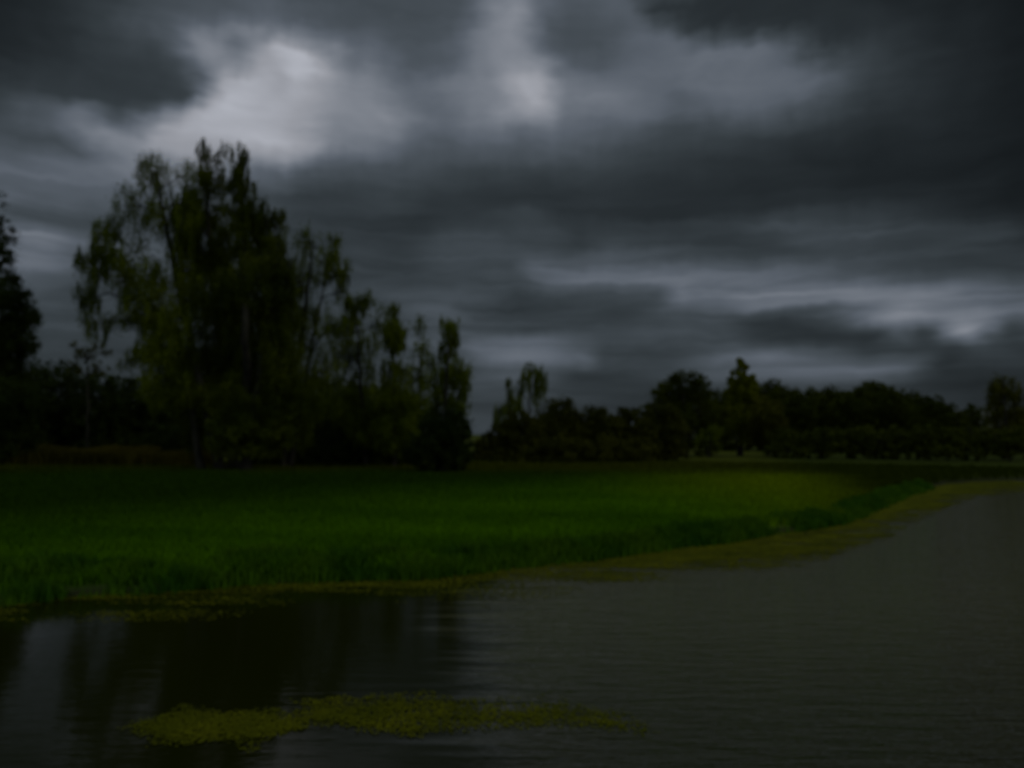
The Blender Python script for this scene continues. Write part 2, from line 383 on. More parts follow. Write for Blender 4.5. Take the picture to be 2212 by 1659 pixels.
def ground_material():
    m = bpy.data.materials.new('meadow_ground'); m.use_nodes = True; t = m.node_tree; b = t.nodes['Principled BSDF']
    g = t.nodes.new('ShaderNodeNewGeometry'); sp = t.nodes.new('ShaderNodeSeparateXYZ'); t.links.new(g.outputs['Position'], sp.inputs[0])
    n2 = t.nodes.new('ShaderNodeTexNoise'); n2.inputs['Scale'].default_value = 2.2; n2.inputs['Detail'].default_value = 6; t.links.new(g.outputs['Position'], n2.inputs[0])
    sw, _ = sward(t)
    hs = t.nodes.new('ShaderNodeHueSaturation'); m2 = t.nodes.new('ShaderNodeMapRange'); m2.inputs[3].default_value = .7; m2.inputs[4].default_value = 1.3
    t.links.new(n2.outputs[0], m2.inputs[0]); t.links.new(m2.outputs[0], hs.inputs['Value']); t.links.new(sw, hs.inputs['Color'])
    # mud below the waterline
    mz = t.nodes.new('ShaderNodeMapRange'); mz.inputs[1].default_value = .04; mz.inputs[2].default_value = .36; t.links.new(sp.outputs[2], mz.inputs[0])
    mm = t.nodes.new('ShaderNodeMix'); mm.data_type = 'RGBA'; mm.inputs[6].default_value = (.018, .018, .008, 1); t.links.new(mz.outputs[0], mm.inputs[0]); t.links.new(hs.outputs[0], mm.inputs[7])
    t.links.new(mm.outputs[2], b.inputs['Base Color']); b.inputs['Roughness'].default_value = .95; b.inputs['Specular IOR Level'].default_value = .05
    bp = t.nodes.new('ShaderNodeBump'); bp.inputs['Strength'].default_value = .6; bp.inputs['Distance'].default_value = .1
    t.links.new(n2.outputs[0], bp.inputs['Height']); t.links.new(bp.outputs[0], b.inputs['Normal'])
    return m
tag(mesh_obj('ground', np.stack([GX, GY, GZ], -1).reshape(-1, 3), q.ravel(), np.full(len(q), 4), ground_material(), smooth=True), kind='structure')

# ------------------------------------------------------------------ water
def water_material():
    m = bpy.data.materials.new('pond_water'); m.use_nodes = True; t = m.node_tree; b = t.nodes['Principled BSDF']
    b.inputs['IOR'].default_value = 1.33
    b.inputs['Roughness'].default_value = .06
    g = t.nodes.new('ShaderNodeNewGeometry')
    def nz(sx, sy, rot, scale, det, dist):
        mp = t.nodes.new('ShaderNodeMapping'); mp.inputs['Scale'].default_value = (sx, sy, 1); mp.inputs['Rotation'].default_value = (0, 0, rot)
        n = t.nodes.new('ShaderNodeTexNoise'); n.inputs['Scale'].default_value = scale; n.inputs['Detail'].default_value = det; n.inputs['Distortion'].default_value = dist
        t.links.new(g.outputs['Position'], mp.inputs[0]); t.links.new(mp.outputs[0], n.inputs[0]); return n.outputs[0]
    a = nz(.45, 2.6, .32, 2.2, 3, .4); c = nz(.7, 3.2, .12, 5.5, 2, .2); w = nz(.3, .6, .1, .22, 2, .3)
    s = t.nodes.new('ShaderNodeMath'); s.operation = 'MULTIPLY_ADD'; s.inputs[1].default_value = .4; t.links.new(c, s.inputs[0]); t.links.new(a, s.inputs[2])
    # the breeze reaches the open right side; the left lies sheltered
    sp = t.nodes.new('ShaderNodeSeparateXYZ'); t.links.new(g.outputs['Position'], sp.inputs[0])
    k = t.nodes.new('ShaderNodeMath'); k.operation = 'MULTIPLY_ADD'; k.inputs[1].default_value = 3.0; t.links.new(w, k.inputs[0]); t.links.new(sp.outputs[0], k.inputs[2])
    mr = t.nodes.new('ShaderNodeMapRange'); mr.interpolation_type = 'SMOOTHSTEP'; mr.inputs[1].default_value = .6; mr.inputs[2].default_value = 2.2
    mr.inputs[3].default_value = .05; mr.inputs[4].default_value = 1.0; t.links.new(k.outputs[0], mr.inputs[0])
    bp = t.nodes.new('ShaderNodeBump'); bp.inputs['Distance'].default_value = .075; t.links.new(mr.outputs[0], bp.inputs['Strength'])
    # dark peaty water, murk with painted sky sheen right, painted tree reflection left
    def rng_(src, lo, hi, a=0., c=1.):
        q = t.nodes.new('ShaderNodeMapRange'); q.interpolation_type = 'SMOOTHSTEP'; q.inputs[1].default_value = lo; q.inputs[2].default_value = hi
        q.inputs[3].default_value = a; q.inputs[4].default_value = c; t.links.new(src, q.inputs[0]); return q.outputs[0]
    def mul(a, c):
        q = t.nodes.new('ShaderNodeMath'); q.operation = 'MULTIPLY'; t.links.new(a, q.inputs[0]); t.links.new(c, q.inputs[1]); return q.outputs[0]
    streak = nz(.22, 2.4, .3, 1.6, 4, .5)
    k2 = t.nodes.new('ShaderNodeMath'); k2.operation = 'MULTIPLY_ADD'; k2.inputs[1].default_value = 5.0; t.links.new(streak, k2.inputs[0]); t.links.new(k.outputs[0], k2.inputs[2])
    murk_sheen = rng_(k2.outputs[0], 2.4, 4.6)  # murky water, with reflected sky brightness put into its colour
    ky = t.nodes.new('ShaderNodeMath'); ky.operation = 'MULTIPLY_ADD'; ky.inputs[1].default_value = 3.0; t.links.new(w, ky.inputs[0]); t.links.new(sp.outputs[1], ky.inputs[2])
    near = rng_(ky.outputs[0], 8., 17., .26, 1.)  # fade towards the viewer, lens falloff put into the water colour
    murk_sheen = mul(murk_sheen, near)
    tree_refl = mul(mul(rng_(k.outputs[0], -13., -8.), rng_(k2.outputs[0], 2.7, 4.3, 1., 0.)), mul(rng_(ky.outputs[0], 6.8, 8.6), rng_(ky.outputs[0], 20., 26., 1., 0.)))  # dark reflection of the trees, put into colour and gloss
    def mixc(f, a, c):
        q = t.nodes.new('ShaderNodeMix'); q.data_type = 'RGBA'; t.links.new(f, q.inputs[0])
        for i, x in ((6, a), (7, c)):
            if isinstance(x, tuple): q.inputs[i].default_value = x
            else: t.links.new(x, q.inputs[i])
        return q.outputs[2]
    t.links.new(mixc(tree_refl, mixc(murk_sheen, (.012, .012, .004, 1), (.068, .061, .029, 1)), (.010, .011, .001, 1)), b.inputs['Base Color'])
    t.links.new(rng_(tree_refl, 0., 1., .40, .06), b.inputs['Specular IOR Level'])
    t.links.new(s.outputs[0], bp.inputs['Height']); t.links.new(bp.outputs[0], b.inputs['Normal'])
    return m
wx0, wx1, wy0, wy1 = -400, 4000, 1.5, 320
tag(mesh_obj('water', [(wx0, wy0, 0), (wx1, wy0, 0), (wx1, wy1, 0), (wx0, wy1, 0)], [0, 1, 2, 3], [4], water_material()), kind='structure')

# ------------------------------------------------------------------ low hill far on the right
hv, hf, hc = [], [], []
for j in range(9):
    for i in range(41):
        a = i / 40; b_ = j / 8
        x = 90 + a * 420; y = 330 + b_ * 160
        env = math.sin(math.pi * min(1, a * 1.0)) ** .35 * math.sin(math.pi * b_) ** .7 if 0 < a < 1 else 0
        hv.append((x, y, .8 + env * (15.5 + 1.2 * math.sin(a * 9) + .5 * math.sin(a * 31))))
for j in range(8):
    for i in range(40):
        k = j * 41 + i; hf += [k, k + 1, k + 42, k + 41]; hc.append(4)
tag(mesh_obj('hills', hv, hf, hc, material('hill_heath', (.05,.05,.04), (.075,.07,.06), .02, .95), smooth=True), kind='structure')

# ------------------------------------------------------------------ foliage builders
def quads(C, size, rng, flat=0.0, droop=0.0, aspect=.5):
    n = len(C); a = rng.normal(size=(n, 3)); a[:, 2] = a[:, 2] * (1 - flat) - droop
    a /= np.linalg.norm(a, axis=1)[:, None]
    r = rng.normal(size=(n, 3)); b = np.cross(a, r); b /= np.linalg.norm(b, axis=1)[:, None] + 1e-9
    s = np.asarray(size).reshape(-1, 1) if np.ndim(size) else size
    return np.stack([C + a * s, C + b * s * aspect, C - a * s, C - b * s * aspect], 1).reshape(-1, 3)
def tubes(paths):
    V, Fc = [], []; base = 0
    for P, R, k in paths:
        P = np.asarray(P, float); n = len(P)
        T = np.gradient(P, axis=0); T /= np.linalg.norm(T, axis=1)[:, None] + 1e-9
        up = np.array([.31, .95, .05]); A = np.cross(T, up); A /= np.linalg.norm(A, axis=1)[:, None] + 1e-9; B = np.cross(T, A)
        an = np.arange(k) * 2 * math.pi / k
        ring = P[:, None, :] + np.asarray(R)[:, None, None] * (np.cos(an)[None, :, None] * A[:, None, :] + np.sin(an)[None, :, None] * B[:, None, :])
        V.append(ring.reshape(-1, 3))
        i = np.arange(n - 1)[:, None] * k; j = np.arange(k)[None, :]; j2 = (j + 1) % k
        Fc.append((np.stack([i + j, i + j2, i + k + j2, i + k + j], -1).reshape(-1, 4)) + base); base += n * k
    return np.concatenate(V), np.concatenate(Fc)
def curve(p0, p1, sag, n, rng, wob=.04):
    t = np.linspace(0, 1, n)[:, None]; p0 = np.asarray(p0, float); p1 = np.asarray(p1, float)
    P = p0 * (1 - t) + p1 * t; d = np.linalg.norm(p1 - p0)
    P[:, 2] += (sag * d * 4 * t * (1 - t))[:, 0]
    w = rng.normal(size=(n, 3)) * wob * d / n ** .5; w[0] = 0; w[-1] = 0
    return P + w

def tree(name, base_uv, Y, lobes, stems, leaf, label, cat='tree', group=None, size=.064, seed=1, droop=0.0, lai=2.2, tr=.28, zbase=None):
    """lobes: (u, v, ru, rv, density[, strand]) crown masses at distance Y; stems: list of [(u,v),...] trunk lines"""
    rng = np.random.default_rng(seed)
    bx = at(base_uv[0], base_uv[1], Y); bz = float(height(np.array([bx[0]]), np.array([Y]))[0])
    base = np.array([bx[0], Y, bz]); root = empty(name, tuple(base))
    tag(root, label, cat, group)
    k = Y / F; LC = []; paths = []; stem_pts = []
    for si, st in enumerate(stems):
        pts = []
        for i, (u, v) in enumerate(st):
            p = at(u, v, Y + (0 if i == 0 else rng.normal() * .4 * i))
            if i == 0: p[2] = bz - .15
            pts.append(p - base)
        pts = np.array(pts); tt = np.linspace(0, len(pts) - 1, 5 * (len(pts) - 1) + 1)
        P = np.stack([np.interp(tt, np.arange(len(pts)), pts[:, c]) for c in range(3)], 1)
        P[1:-1] += rng.normal(size=P[1:-1].shape) * .05
        R = tr * (.75 ** si) * (1 - tt / tt[-1]) ** .8 + .015
        R[0] *= 1.35
        paths.append((P, R, 7)); stem_pts.append((P, R))
    allP = np.concatenate([p for p, r in stem_pts]); allR = np.concatenate([r for p, r in stem_pts])
    for lb in lobes:
        u, v, ru, rv, den = lb[:5]; strand = lb[5] if len(lb) > 5 else droop
        dep = max(ru, rv * .5) * k
        c = at(u, v, Y + rng.normal() * dep * .45) - base; r = np.array([ru * k, dep * .9, rv * k])
        c[2] = max(c[2], .05)
        # limb from the trunk up into the lobe
        cand = np.where(allP[:, 2] < max(c[2] - .15 * r[2], allP[0, 2] + .3))[0]
        j = cand[np.argmin(np.linalg.norm((allP[cand] - c) * [1, 1, .6], axis=1))] if len(cand) else 0
        lp = curve(allP[j], c, .06, 7, rng); lr = np.linspace(min(allR[j] * .7, .12), .018, 7)
        paths.append((lp, lr, 5))
        area = math.pi * r[0] * r[2]
        n = int(area * lai * 1.35 * den / (size * size * 1.0 * 1.0)); ncl = max(14, int(area * 3.4 / max(.25, size * 4)) )
        ncl = min(ncl, 420)
        d = rng.normal(size=(ncl, 3)); d /= np.linalg.norm(d, axis=1)[:, None]
        rad = rng.random(ncl) ** .42
        cc = c + d * rad[:, None] * r
        cc[:, 2] = np.maximum(cc[:, 2], .1)
        for q_ in range(0, ncl, max(1, ncl // 14)):
            paths.append((curve(lp[rng.integers(3, 7)], cc[q_], .05, 4, rng), np.linspace(.02, .007, 4), 3))
        w = rng.random(ncl) ** 1.5 + .05; w /= w.sum()
        which = rng.choice(ncl, n, p=w)
        sg = (.22 + .55 * rng.random(ncl)) * max(.35, min(1.0, r.min() * .35))
        off = rng.normal(size=(n, 3)) * sg[which][:, None] * .62
        if strand > 0:      # hanging twigs: narrow, long, downwards
            off[:, :2] *= (1 - .62 * strand); off[:, 2] = -np.abs(rng.normal(size=n)) * (.25 + .95 * strand) * np.minimum(1.2, r[2] * .5) + .2 * rng.normal(size=n)
        P = cc[which] + off
        P[:, 2] = np.maximum(P[:, 2], .03)
        LC.append(P)
    C = np.concatenate(LC); n = len(C)
    V = quads(C, size * (.6 + .8 * rng.random(n)), rng, droop=.5 * droop)
    tv, tf = tubes(paths)
    mesh_obj('trunk', tv, tf.ravel(), np.full(len(tf), 4), BARK, root, smooth=True)
    mesh_obj('crown', V, np.arange(n * 4), np.full(n, 4), LEAF[leaf], root)
    return root, n

total = 0
def T(*a, **k):
    global total
    r, n = tree(*a, **k); total += n; return r

# ------------------------------------------------------------------ the big group on the left
T('birch_tree', (478,1012), 55, [
   (330,372,46,50,1.0),(285,440,46,52,.8),(355,455,50,55,1.1),(225,510,34,34,1.6),(250,480,26,30,.7),(400,380,26,40,.5),(205,560,38,48,2.0),(245,560,38,50,1.2),(190,640,28,60,1.3),(215,700,34,40,.8),(280,600,40,50,1.0),(310,640,50,50,1.2),
   (300,530,45,50,.4),(330,600,48,60,1.0),(390,520,40,70,1.4),(270,690,40,34,.6),(330,690,44,44,1.1),(300,755,36,30,.8),(380,700,46,60,1.4),(270,780,22,18,.6),(400,620,46,60,1.2),(345,760,50,50,1.8),(405,440,34,60,1.4),(360,830,60,50,1.8),(400,780,50,60,1.8),(350,700,50,50,1.4)],
  [[(478,1012),(440,860),(405,700),(375,570),(350,450),(335,360)],[(440,860),(390,740),(320,650),(235,560)]],
  'birch', 'tall leaning birch with thin drooping crown, left side of the big tree group', size=.064, seed=11, droop=.18, lai=1.7, tr=.34)
T('poplar_tree', (505,1016), 57, [
   (440,330,18,36,1.1,.1),(428,390,32,50,1.4,.1),(468,385,28,54,1.0,.1),(405,480,40,60,1.5,.1),(450,470,50,60,1.6,.1),(430,560,52,66,1.7,.15),(490,560,52,80,1.8,.1),(450,660,60,70,1.8,.2),(470,770,70,70,1.8,.2),(460,860,80,60,1.7,.2),(430,920,50,50,1.3,.2),(485,330,18,26,.45,.1)],
  [[(505,1016),(490,860),(468,660),(450,480),(440,310)]], 'dense', 'upright poplar with ragged twin tip behind the leaning birch', size=.064, seed=12, lai=2.2, tr=.36)
T('poplar_tree', (530,1020), 54, [
   (518,340,20,34,1.5,.1),(520,395,32,44,1.8,.1),(530,460,46,50,2.0,.1),(550,520,52,58,2.0,.1),(575,470,26,40,1.2,.1),(560,600,62,66,2.1,.1),(594,560,34,60,1.8,.1),(605,480,20,40,.7,.1),(625,600,24,60,1.0,.1),(580,690,68,70,2.1,.15),(610,650,34,60,1.3,.15),(530,760,76,70,2.1,.15),(610,790,50,70,1.8,.15),(512,690,40,60,2.2,.1),(500,620,34,60,1.8,.1),(600,720,40,80,2.0,.1),(540,860,90,66,2.1,.15),(610,880,48,66,1.8),(500,940,60,50,1.5),(575,950,56,44,1.5)],
  [[(530,1020),(532,880),(530,700),(528,520),(520,330)],[(532,880),(570,760),(590,640),(580,520)]], 'dense', 'tallest dense dark poplar tapering to a point, right of the leaning birch', size=.064, seed=13, lai=2.4, tr=.38)
T('birch_tree', (612,1014), 60, [
   (655,520,28,50,.5),(690,560,40,60,.45),(640,600,26,60,.8),(720,700,40,50,.5),(650,680,36,60,1.2),(720,530,20,36,.9),(715,575,22,36,1.2),(742,590,20,36,1.3),(735,630,18,20,.8),(665,600,34,50,.25),(690,690,40,50,.3),(660,740,44,60,.6),(700,800,46,50,.7),(660,860,60,50,1.2),(640,930,44,40,1.0)],
  [[(612,1014),(630,840),(655,700),(668,600),(675,500)],[(630,840),(680,700),(712,560)]], 'birch', 'thin see-through birch with one hanging spray of leaves, right of the dense poplar', size=.064, seed=14, droop=.12, lai=1.89, tr=.2)
T('birch_tree', (790,1008), 62, [
   (765,662,28,26,2.0),(755,700,26,24,1.4),(820,700,30,50,.3),(770,740,60,40,.6),(790,650,20,24,.8),(730,715,22,20,.4),(745,760,36,40,.5),(780,800,40,50,.8),(760,870,56,50,1.2),(800,920,60,44,1.4)],
  [[(790,1008),(782,880),(774,760),(768,660)]], 'birch', 'slim birch with a small rounded top, between the hanging spray and the cone-topped birch', size=.064, seed=15, droop=.1, lai=2.32, tr=.15)
T('birch_tree', (850,1008), 60, [
   (848,680,15,24,1.4),(850,716,26,26,2.2),(848,745,24,24,2.0),(866,728,16,30,1.4),(845,795,30,34,.9),(870,800,26,30,.5),(840,850,46,40,1.1),(880,880,36,36,1.0),(850,930,60,44,1.5)],
  [[(850,1008),(852,880),(850,760),(848,665)]], 'birch', 'slim birch with a bright cone-shaped top in the middle of the meadow edge', size=.064, seed=16, droop=.1, lai=2.75, tr=.15)
T('birch_tree', (900,1004), 66, [(905,705,26,24,.45),(912,750,28,34,.6),(905,820,40,40,.9),(900,890,46,40,1.4),(860,860,50,40,1.2)],
  [[(900,1004),(904,860),(908,700)]], 'birch', 'thin pale birch barely in leaf, behind and left of the bushy-footed birch', size=.08, seed=17, droop=.1, lai=1.74, tr=.1)
T('birch_tree', (962,1018), 54, [
   (972,704,24,20,1.6),(978,735,22,26,1.6),(960,765,24,24,1.5),(930,785,16,18,.8),(990,800,26,34,1.5),(960,815,30,34,1.6),(1000,840,20,28,1.3),(925,820,14,22,.5),(955,870,36,40,1.5),(990,885,28,34,1.5)],
  [[(962,1018),(960,900),(965,790),(976,700)],[(960,900),(930,800)],[(962,930),(1000,820)]], 'birch', 'open-crowned birch rising out of a dark bush at the meadow edge', size=.062, seed=18, droop=.15, lai=2.32, tr=.15)
T('bush', (958,1020), 52.5, [(958,925,60,44,2.4,0),(925,960,44,50,2.4,0),(990,960,36,56,2.4,0),(955,985,66,36,2.4,0),(905,985,30,34,2.0,0)],
  [[(958,1020),(956,960),(958,900)],[(958,1020),(990,960)],[(958,1020),(925,960)]], 'dark', 'dark dense bush around the foot of the open-crowned birch', 'bush', size=.08, seed=19, lai=2.6, tr=.09)
# left edge
T('oak_tree', (-30,1000), 50, [
   (-20,430,32,46,.35),(0,500,26,34,1.0),(-20,560,44,44,1.5),(22,520,14,12,.8),(20,600,28,38,1.2),(40,655,36,34,2.0),(62,688,28,26,2.2),(-10,660,60,60,2.2),(20,730,56,50,2.3),(66,745,20,26,1.0),(-20,760,90,60,2.3),(30,810,50,44,2.2),(-20,870,90,60,2.3),(30,900,50,46,2.2),(0,960,70,40,2.0)],
  [[(-30,1000),(-28,860),(-20,700),(-12,560),(-15,420)],[(-28,860),(10,760),(50,690)]], 'dark', 'dark heavy oak cut by the left edge of the photo', size=.064, seed=20, lai=2.4, tr=.4)
T('young_tree', (188,985), 74, [(165,752,20,12,.9),(205,748,22,12,.8),(185,770,30,16,.8),(230,760,14,12,.6),(160,790,22,16,.5),(212,795,24,18,.6)],
  [[(188,985),(190,880),(188,800),(186,745)]], 'willow', 'small sapling with a forked twiggy top standing above the dark thicket', size=.09, seed=21, lai=1.5, tr=.12)
for i, (u, ru, h, lab) in enumerate([(690,62,120,'dark undergrowth bush at the foot of the see-through birch'),(770,56,110,'dark undergrowth bush at the foot of the small-topped slim birch'),(845,60,120,'dark undergrowth bush at the foot of the cone-topped birch'),(600,60,130,'dark undergrowth bush against the right side of the tallest poplar'),(390,46,90,'dark undergrowth bush at the foot of the leaning birch')]):
    T('bush', (u, 1006), 63 + i, [(u, 1006-h*.55, ru*.8, h*.42, 2.0, 0),(u-ru*.5, 1006-h*.3, ru*.6, h*.36, 2.0, 0),(u+ru*.5, 1006-h*.3, ru*.6, h*.36, 2.0, 0),(u, 1006-h*.12, ru*1.05, h*.2, 2.0, 0)],
      [[(u,1006),(u,1006-h*.6)],[(u,1006),(u-ru*.4,1006-h*.4)]], 'dark', lab, 'bush', size=.09, seed=200 + i, lai=2.2, tr=.08)
# thicket behind
ORDB = ['first', 'second', 'third', 'fourth', 'fifth', 'sixth', 'seventh', 'eighth', 'ninth', 'tenth', 'last']
for i, (u, v, ru, h, Y, sd_) in enumerate([(30,960,80,150,80,1),(120,960,80,185,84,2),(215,960,70,160,82,3),(300,960,76,150,86,4),(385,960,70,185,84,5),(470,960,80,170,86,6),(560,960,80,165,86,7),(650,960,80,170,88,8),(735,962,70,150,88,9),(815,962,66,130,90,10),(885,962,50,120,92,11)]):
    T('bush', (u, 985), Y, [(u, v-h*.55, ru*.8, h*.42, 1.6, 0),(u-ru*.5, v-h*.28, ru*.6, h*.36, 1.8, 0),(u+ru*.5, v-h*.3, ru*.6, h*.38, 1.8, 0),(u, v-h*.1, ru*1.0, h*.24, 1.8, 0),(u-ru*.3,v-h*.85,ru*.34,h*.16,.7,0),(u+ru*.35,v-h*.8,ru*.3,h*.16,.6,0)],
      [[(u,985),(u+3,900),(u,860)],[(u,985),(u-ru*.4,900)],[(u,985),(u+ru*.4,900)]], 'dark',
      '%s dark bush from the left in the thicket behind the big tree group' % ORDB[i], 'bush', 'bushes of the thicket behind the trees', size=.13, seed=40 + sd_, lai=2.2, tr=.1)

# ------------------------------------------------------------------ middle distance
T('birch_tree', (1140,985), 92, [
   (1150,800,26,20,.9),(1168,822,16,32,1.2),(1135,820,14,26,.9),(1158,850,14,26,.9),(1122,845,10,34,.9)],
  [[(1140,985),(1142,900),(1143,850),(1150,790)]], 'birch', 'small weeping birch arching to the right above the willow bushes', size=.08, seed=60, droop=.5, lai=2.6, tr=.14)
T('birch_tree', (1100,985), 90, [
   (1095,826,9,18,.9),(1102,850,11,30,1.5),(1100,885,18,30,1.6),(1080,890,16,24,1.1),(1072,905,12,18,.9),(1120,880,12,28,1.1),(1095,925,30,26,1.3)],
  [[(1100,985),(1100,900),(1096,815)]], 'birch', 'narrow columnar birch just left of the small weeping birch', size=.09, seed=61, droop=.4, lai=1.8, tr=.12)
for i, (u, v, ru, h, Y, lab) in enumerate([
    (1118,1002,56,112,72,'low willow bush at the left end of the bush row'),
    (1205,1002,70,138,74,'tallest willow bush of the row left of the round tree'),
    (1285,1002,64,122,75,'willow bush right of the tallest one in the row'),
    (1355,1000,56,118,76,'willow bush with a spiky top left of the big round tree'),
    (1425,992,56,120,78,'low willow bush at the foot of the big round tree'),
    (1050,1000,30,62,80,'small low bush closing the gap right of the bushy-footed birch')]):
    T('bush', (u, v), Y, [(u, v-h*.60, ru*.80, h*.40, 2.4, 0),(u-ru*.5, v-h*.42, ru*.62, h*.42, 2.4, 0),(u+ru*.5, v-h*.44, ru*.62, h*.44, 2.4, 0),(u, v-h*.2, ru*1.1, h*.26, 2.6, 0),(u, v-h*.05, ru*1.1, h*.12, 2.2, 0),(u-ru*.2,v-h*.95,ru*.22,h*.1,.8,0),(u+ru*.25,v-h*.93,ru*.2,h*.1,.8,0),(u+ru*.6,v-h*.78,ru*.2,h*.1,.8,0)],
      [[(u,v),(u,v-h*.6)],[(u,v),(u-ru*.5,v-h*.5)],[(u,v),(u+ru*.5,v-h*.5)]], 'willow', lab, 'bush', 'willow bushes along the meadow edge', size=.11, seed=70 + i, lai=2.3, tr=.1)
T('round_tree', (1478,978), 90, [(1478,850,52,44,2.0),(1445,880,48,50,2.0),(1515,880,46,50,2.0),(1478,915,70,46,2.0),(1430,850,24,26,1.2),(1440,962,44,24,2.2),(1515,962,44,24,2.2),(1470,815,30,14,1.0),(1515,828,24,18,1.2),(1400,905,28,36,1.4),(1545,905,30,40,1.6),(1495,808,18,8,.6)],
  [[(1478,978),(1478,900),(1476,820)],[(1478,930),(1440,860)],[(1478,930),(1515,860)]], 'far', 'big round dark tree left of the pointed poplar', size=.10, seed=80, lai=2.3, tr=.4)
T('poplar_tree', (1598,972), 95, [(1597,792,9,24,4),(1609,804,9,22,3.5),(1588,838,22,36,4.2),(1613,842,24,38,4.2),(1624,828,9,24,3),(1600,875,30,36,2.2),(1600,920,34,40,2.0),(1576,860,12,36,1.3),(1630,870,14,34,1.4)],
  [[(1598,972),(1598,880),(1596,780)],[(1598,890),(1610,800)]], 'willow_bright', 'pointed poplar with two tips standing above the far treeline', size=.11, seed=81, lai=2.3, tr=.3)
T('bush', (1658,974), 92, [(1650,895,36,36,2.0),(1672,905,30,36,2.0),(1655,935,46,32,2.0),(1650,868,18,12,1.0)],
  [[(1658,974),(1656,890)],[(1658,974),(1675,910)]], 'olive', 'rounded olive-coloured bush at the foot of the pointed poplar', 'bush', size=.11, seed=82, lai=2.3, tr=.15)
T('bush', (1530,980), 86, [(1530,938,20,18,2.0),(1545,930,12,12,2.0),(1515,950,20,18,1.6),(1535,960,26,16,1.6)],
  [[(1530,980),(1532,935)],[(1530,980),(1518,948)]], 'birch', 'small brighter green bush in front of the round tree', 'bush', size=.10, seed=83, lai=2.2, tr=.08)
rr = random.Random(5)
ORD = ['first', 'second', 'third', 'fourth', 'fifth', 'sixth', 'seventh', 'eighth', 'ninth', 'tenth', 'eleventh', 'twelfth', 'last']
wood = [(1560,840),(1650,824),(1690,836),(1725,845),(1762,842),(1800,838),(1838,834),(1872,826),(1906,826),(1940,842),(1975,848),(2008,852),(2040,866)]
for i, (u, top) in enumerate(wood):
    h = 972 - top; ru = 34 + rr.random() * 16; top += rr.random() * 12 - 6
    T('round_tree', (u, 972), 112 + rr.random() * 14, [(u, top + h*.24, ru*.72, h*.22, 1.8),(u-ru*.35, top+h*.42, ru*.8, h*.26, 1.9),(u+ru*.35, top+h*.45, ru*.8, h*.26, 1.9),(u, top+h*.72, ru*1.05, h*.26, 1.9),(u+(rr.random()-.5)*ru, top+h*.06, ru*.28, h*.09, .8),(u+(rr.random()-.5)*ru*1.4, top+h*.10, ru*.28, h*.09, .8),(u,top+h*.93,ru*1.15,h*.14,2.2),(u-ru*.7,top+h*.6,ru*.6,h*.3,1.6),(u,top+h*.3,ru*.9,h*.2,1.6)],
      [[(u,972),(u+2,top+h*.5),(u,top+h*.1)],[(u,top+h*.7),(u+ru*.5,top+h*.35)]], 'far', '%s round-topped tree of the far treeline, counted rightwards from the pointed poplar' % ORD[i - 1] if u > 1600 else 'dark round-topped tree between the big round tree and the pointed poplar', 'tree',
      'trees of the far treeline', size=.16, seed=100 + i, lai=2.3, tr=.28)
for i, u in enumerate([1700,1770,1840,1910,1980,2045,2110,2180]):
    T('bush', (u, 985), 84 - i * 1.6 + rr.random() * 3, [(u-16,952,34,24,2.2),(u+20,948,34,26,2.2),(u,972,52,20,2.4),(u+rr.random()*20,932,14,12,1.0)],
      [[(u,985),(u-8,950)],[(u,985),(u+12,948)]], 'far', '%s low bush from the left in front of the far treeline' % ORD[i], 'bush', 'low bushes on the far bank', size=.13, seed=130 + i, lai=2.2, tr=.07)
T('round_tree', (2095,975), 120, [(2095,882,20,12,1.4),(2105,905,28,24,1.8),(2085,925,30,26,1.8),(2100,950,34,18,1.6)],
  [[(2095,975),(2096,890)]], 'far', 'low tree in the gap left of the tree at the right edge', size=.15, seed=150, lai=2.2, tr=.2)
T('ash_tree', (2170,985), 82, [(2160,828,24,22,.8),(2185,835,16,20,.6),(2165,850,30,28,1.4),(2195,870,24,30,1.4),(2140,830,12,16,.4),(2150,880,26,28,1.2),(2180,905,40,34,2.0),(2165,945,40,34,2.0),(2210,920,30,40,1.6),(2140,860,14,20,.6)],
  [[(2170,985),(2170,900),(2164,810)],[(2170,920),(2195,850)],[(2170,910),(2142,840)]], 'olive', 'feathery tree at the right edge rising above the far bank', size=.10, seed=151, droop=.1, lai=2.0, tr=.22)
# ------------------------------------------------------------------ grass, sedge, weed
def blades(P, h, w, rng, lean=.25):
    n = len(P); a = rng.random(n) * 2 * math.pi; d = np.stack([np.cos(a), np.sin(a), np.zeros(n)], 1)
    ln = rng.normal(size=(n, 2)) * lean
    tip = P + np.stack([ln[:, 0] * h, ln[:, 1] * h, h], 1)
    mid = P + np.stack([ln[:, 0] * h * .3, ln[:, 1] * h * .3, h * .6], 1)
    w = w[:, None]
    V = np.stack([P - d * w, P + d * w, mid + d * w * .8, tip, mid - d * w * .8], 1).reshape(-1, 3)
    return V
def blade_obj(name, P, h, w, mat, rng, label, cat, lean=.25):
    V = blades(P, h, w, rng, lean); n = len(P)
    return tag(mesh_obj(name, V, np.arange(n * 5), np.full(n, 5), mat), label, cat, kind='stuff')
rng = np.random.default_rng(99)
GRASS = material('meadow_grass', (.05,.1,.001), (.1,.15,.001), .22, .95, .25, .3)
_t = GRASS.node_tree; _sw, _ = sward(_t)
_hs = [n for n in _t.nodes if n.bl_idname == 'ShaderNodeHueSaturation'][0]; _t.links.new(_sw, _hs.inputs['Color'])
SEDGE = material('bank_sedge', (.026,.076,.003), (.060,.120,.003), .7, .8, .2, .4)
DRY = material('dry_reeds', (.050,.040,.004), (.085,.066,.006), .3, .85, .2, .35)
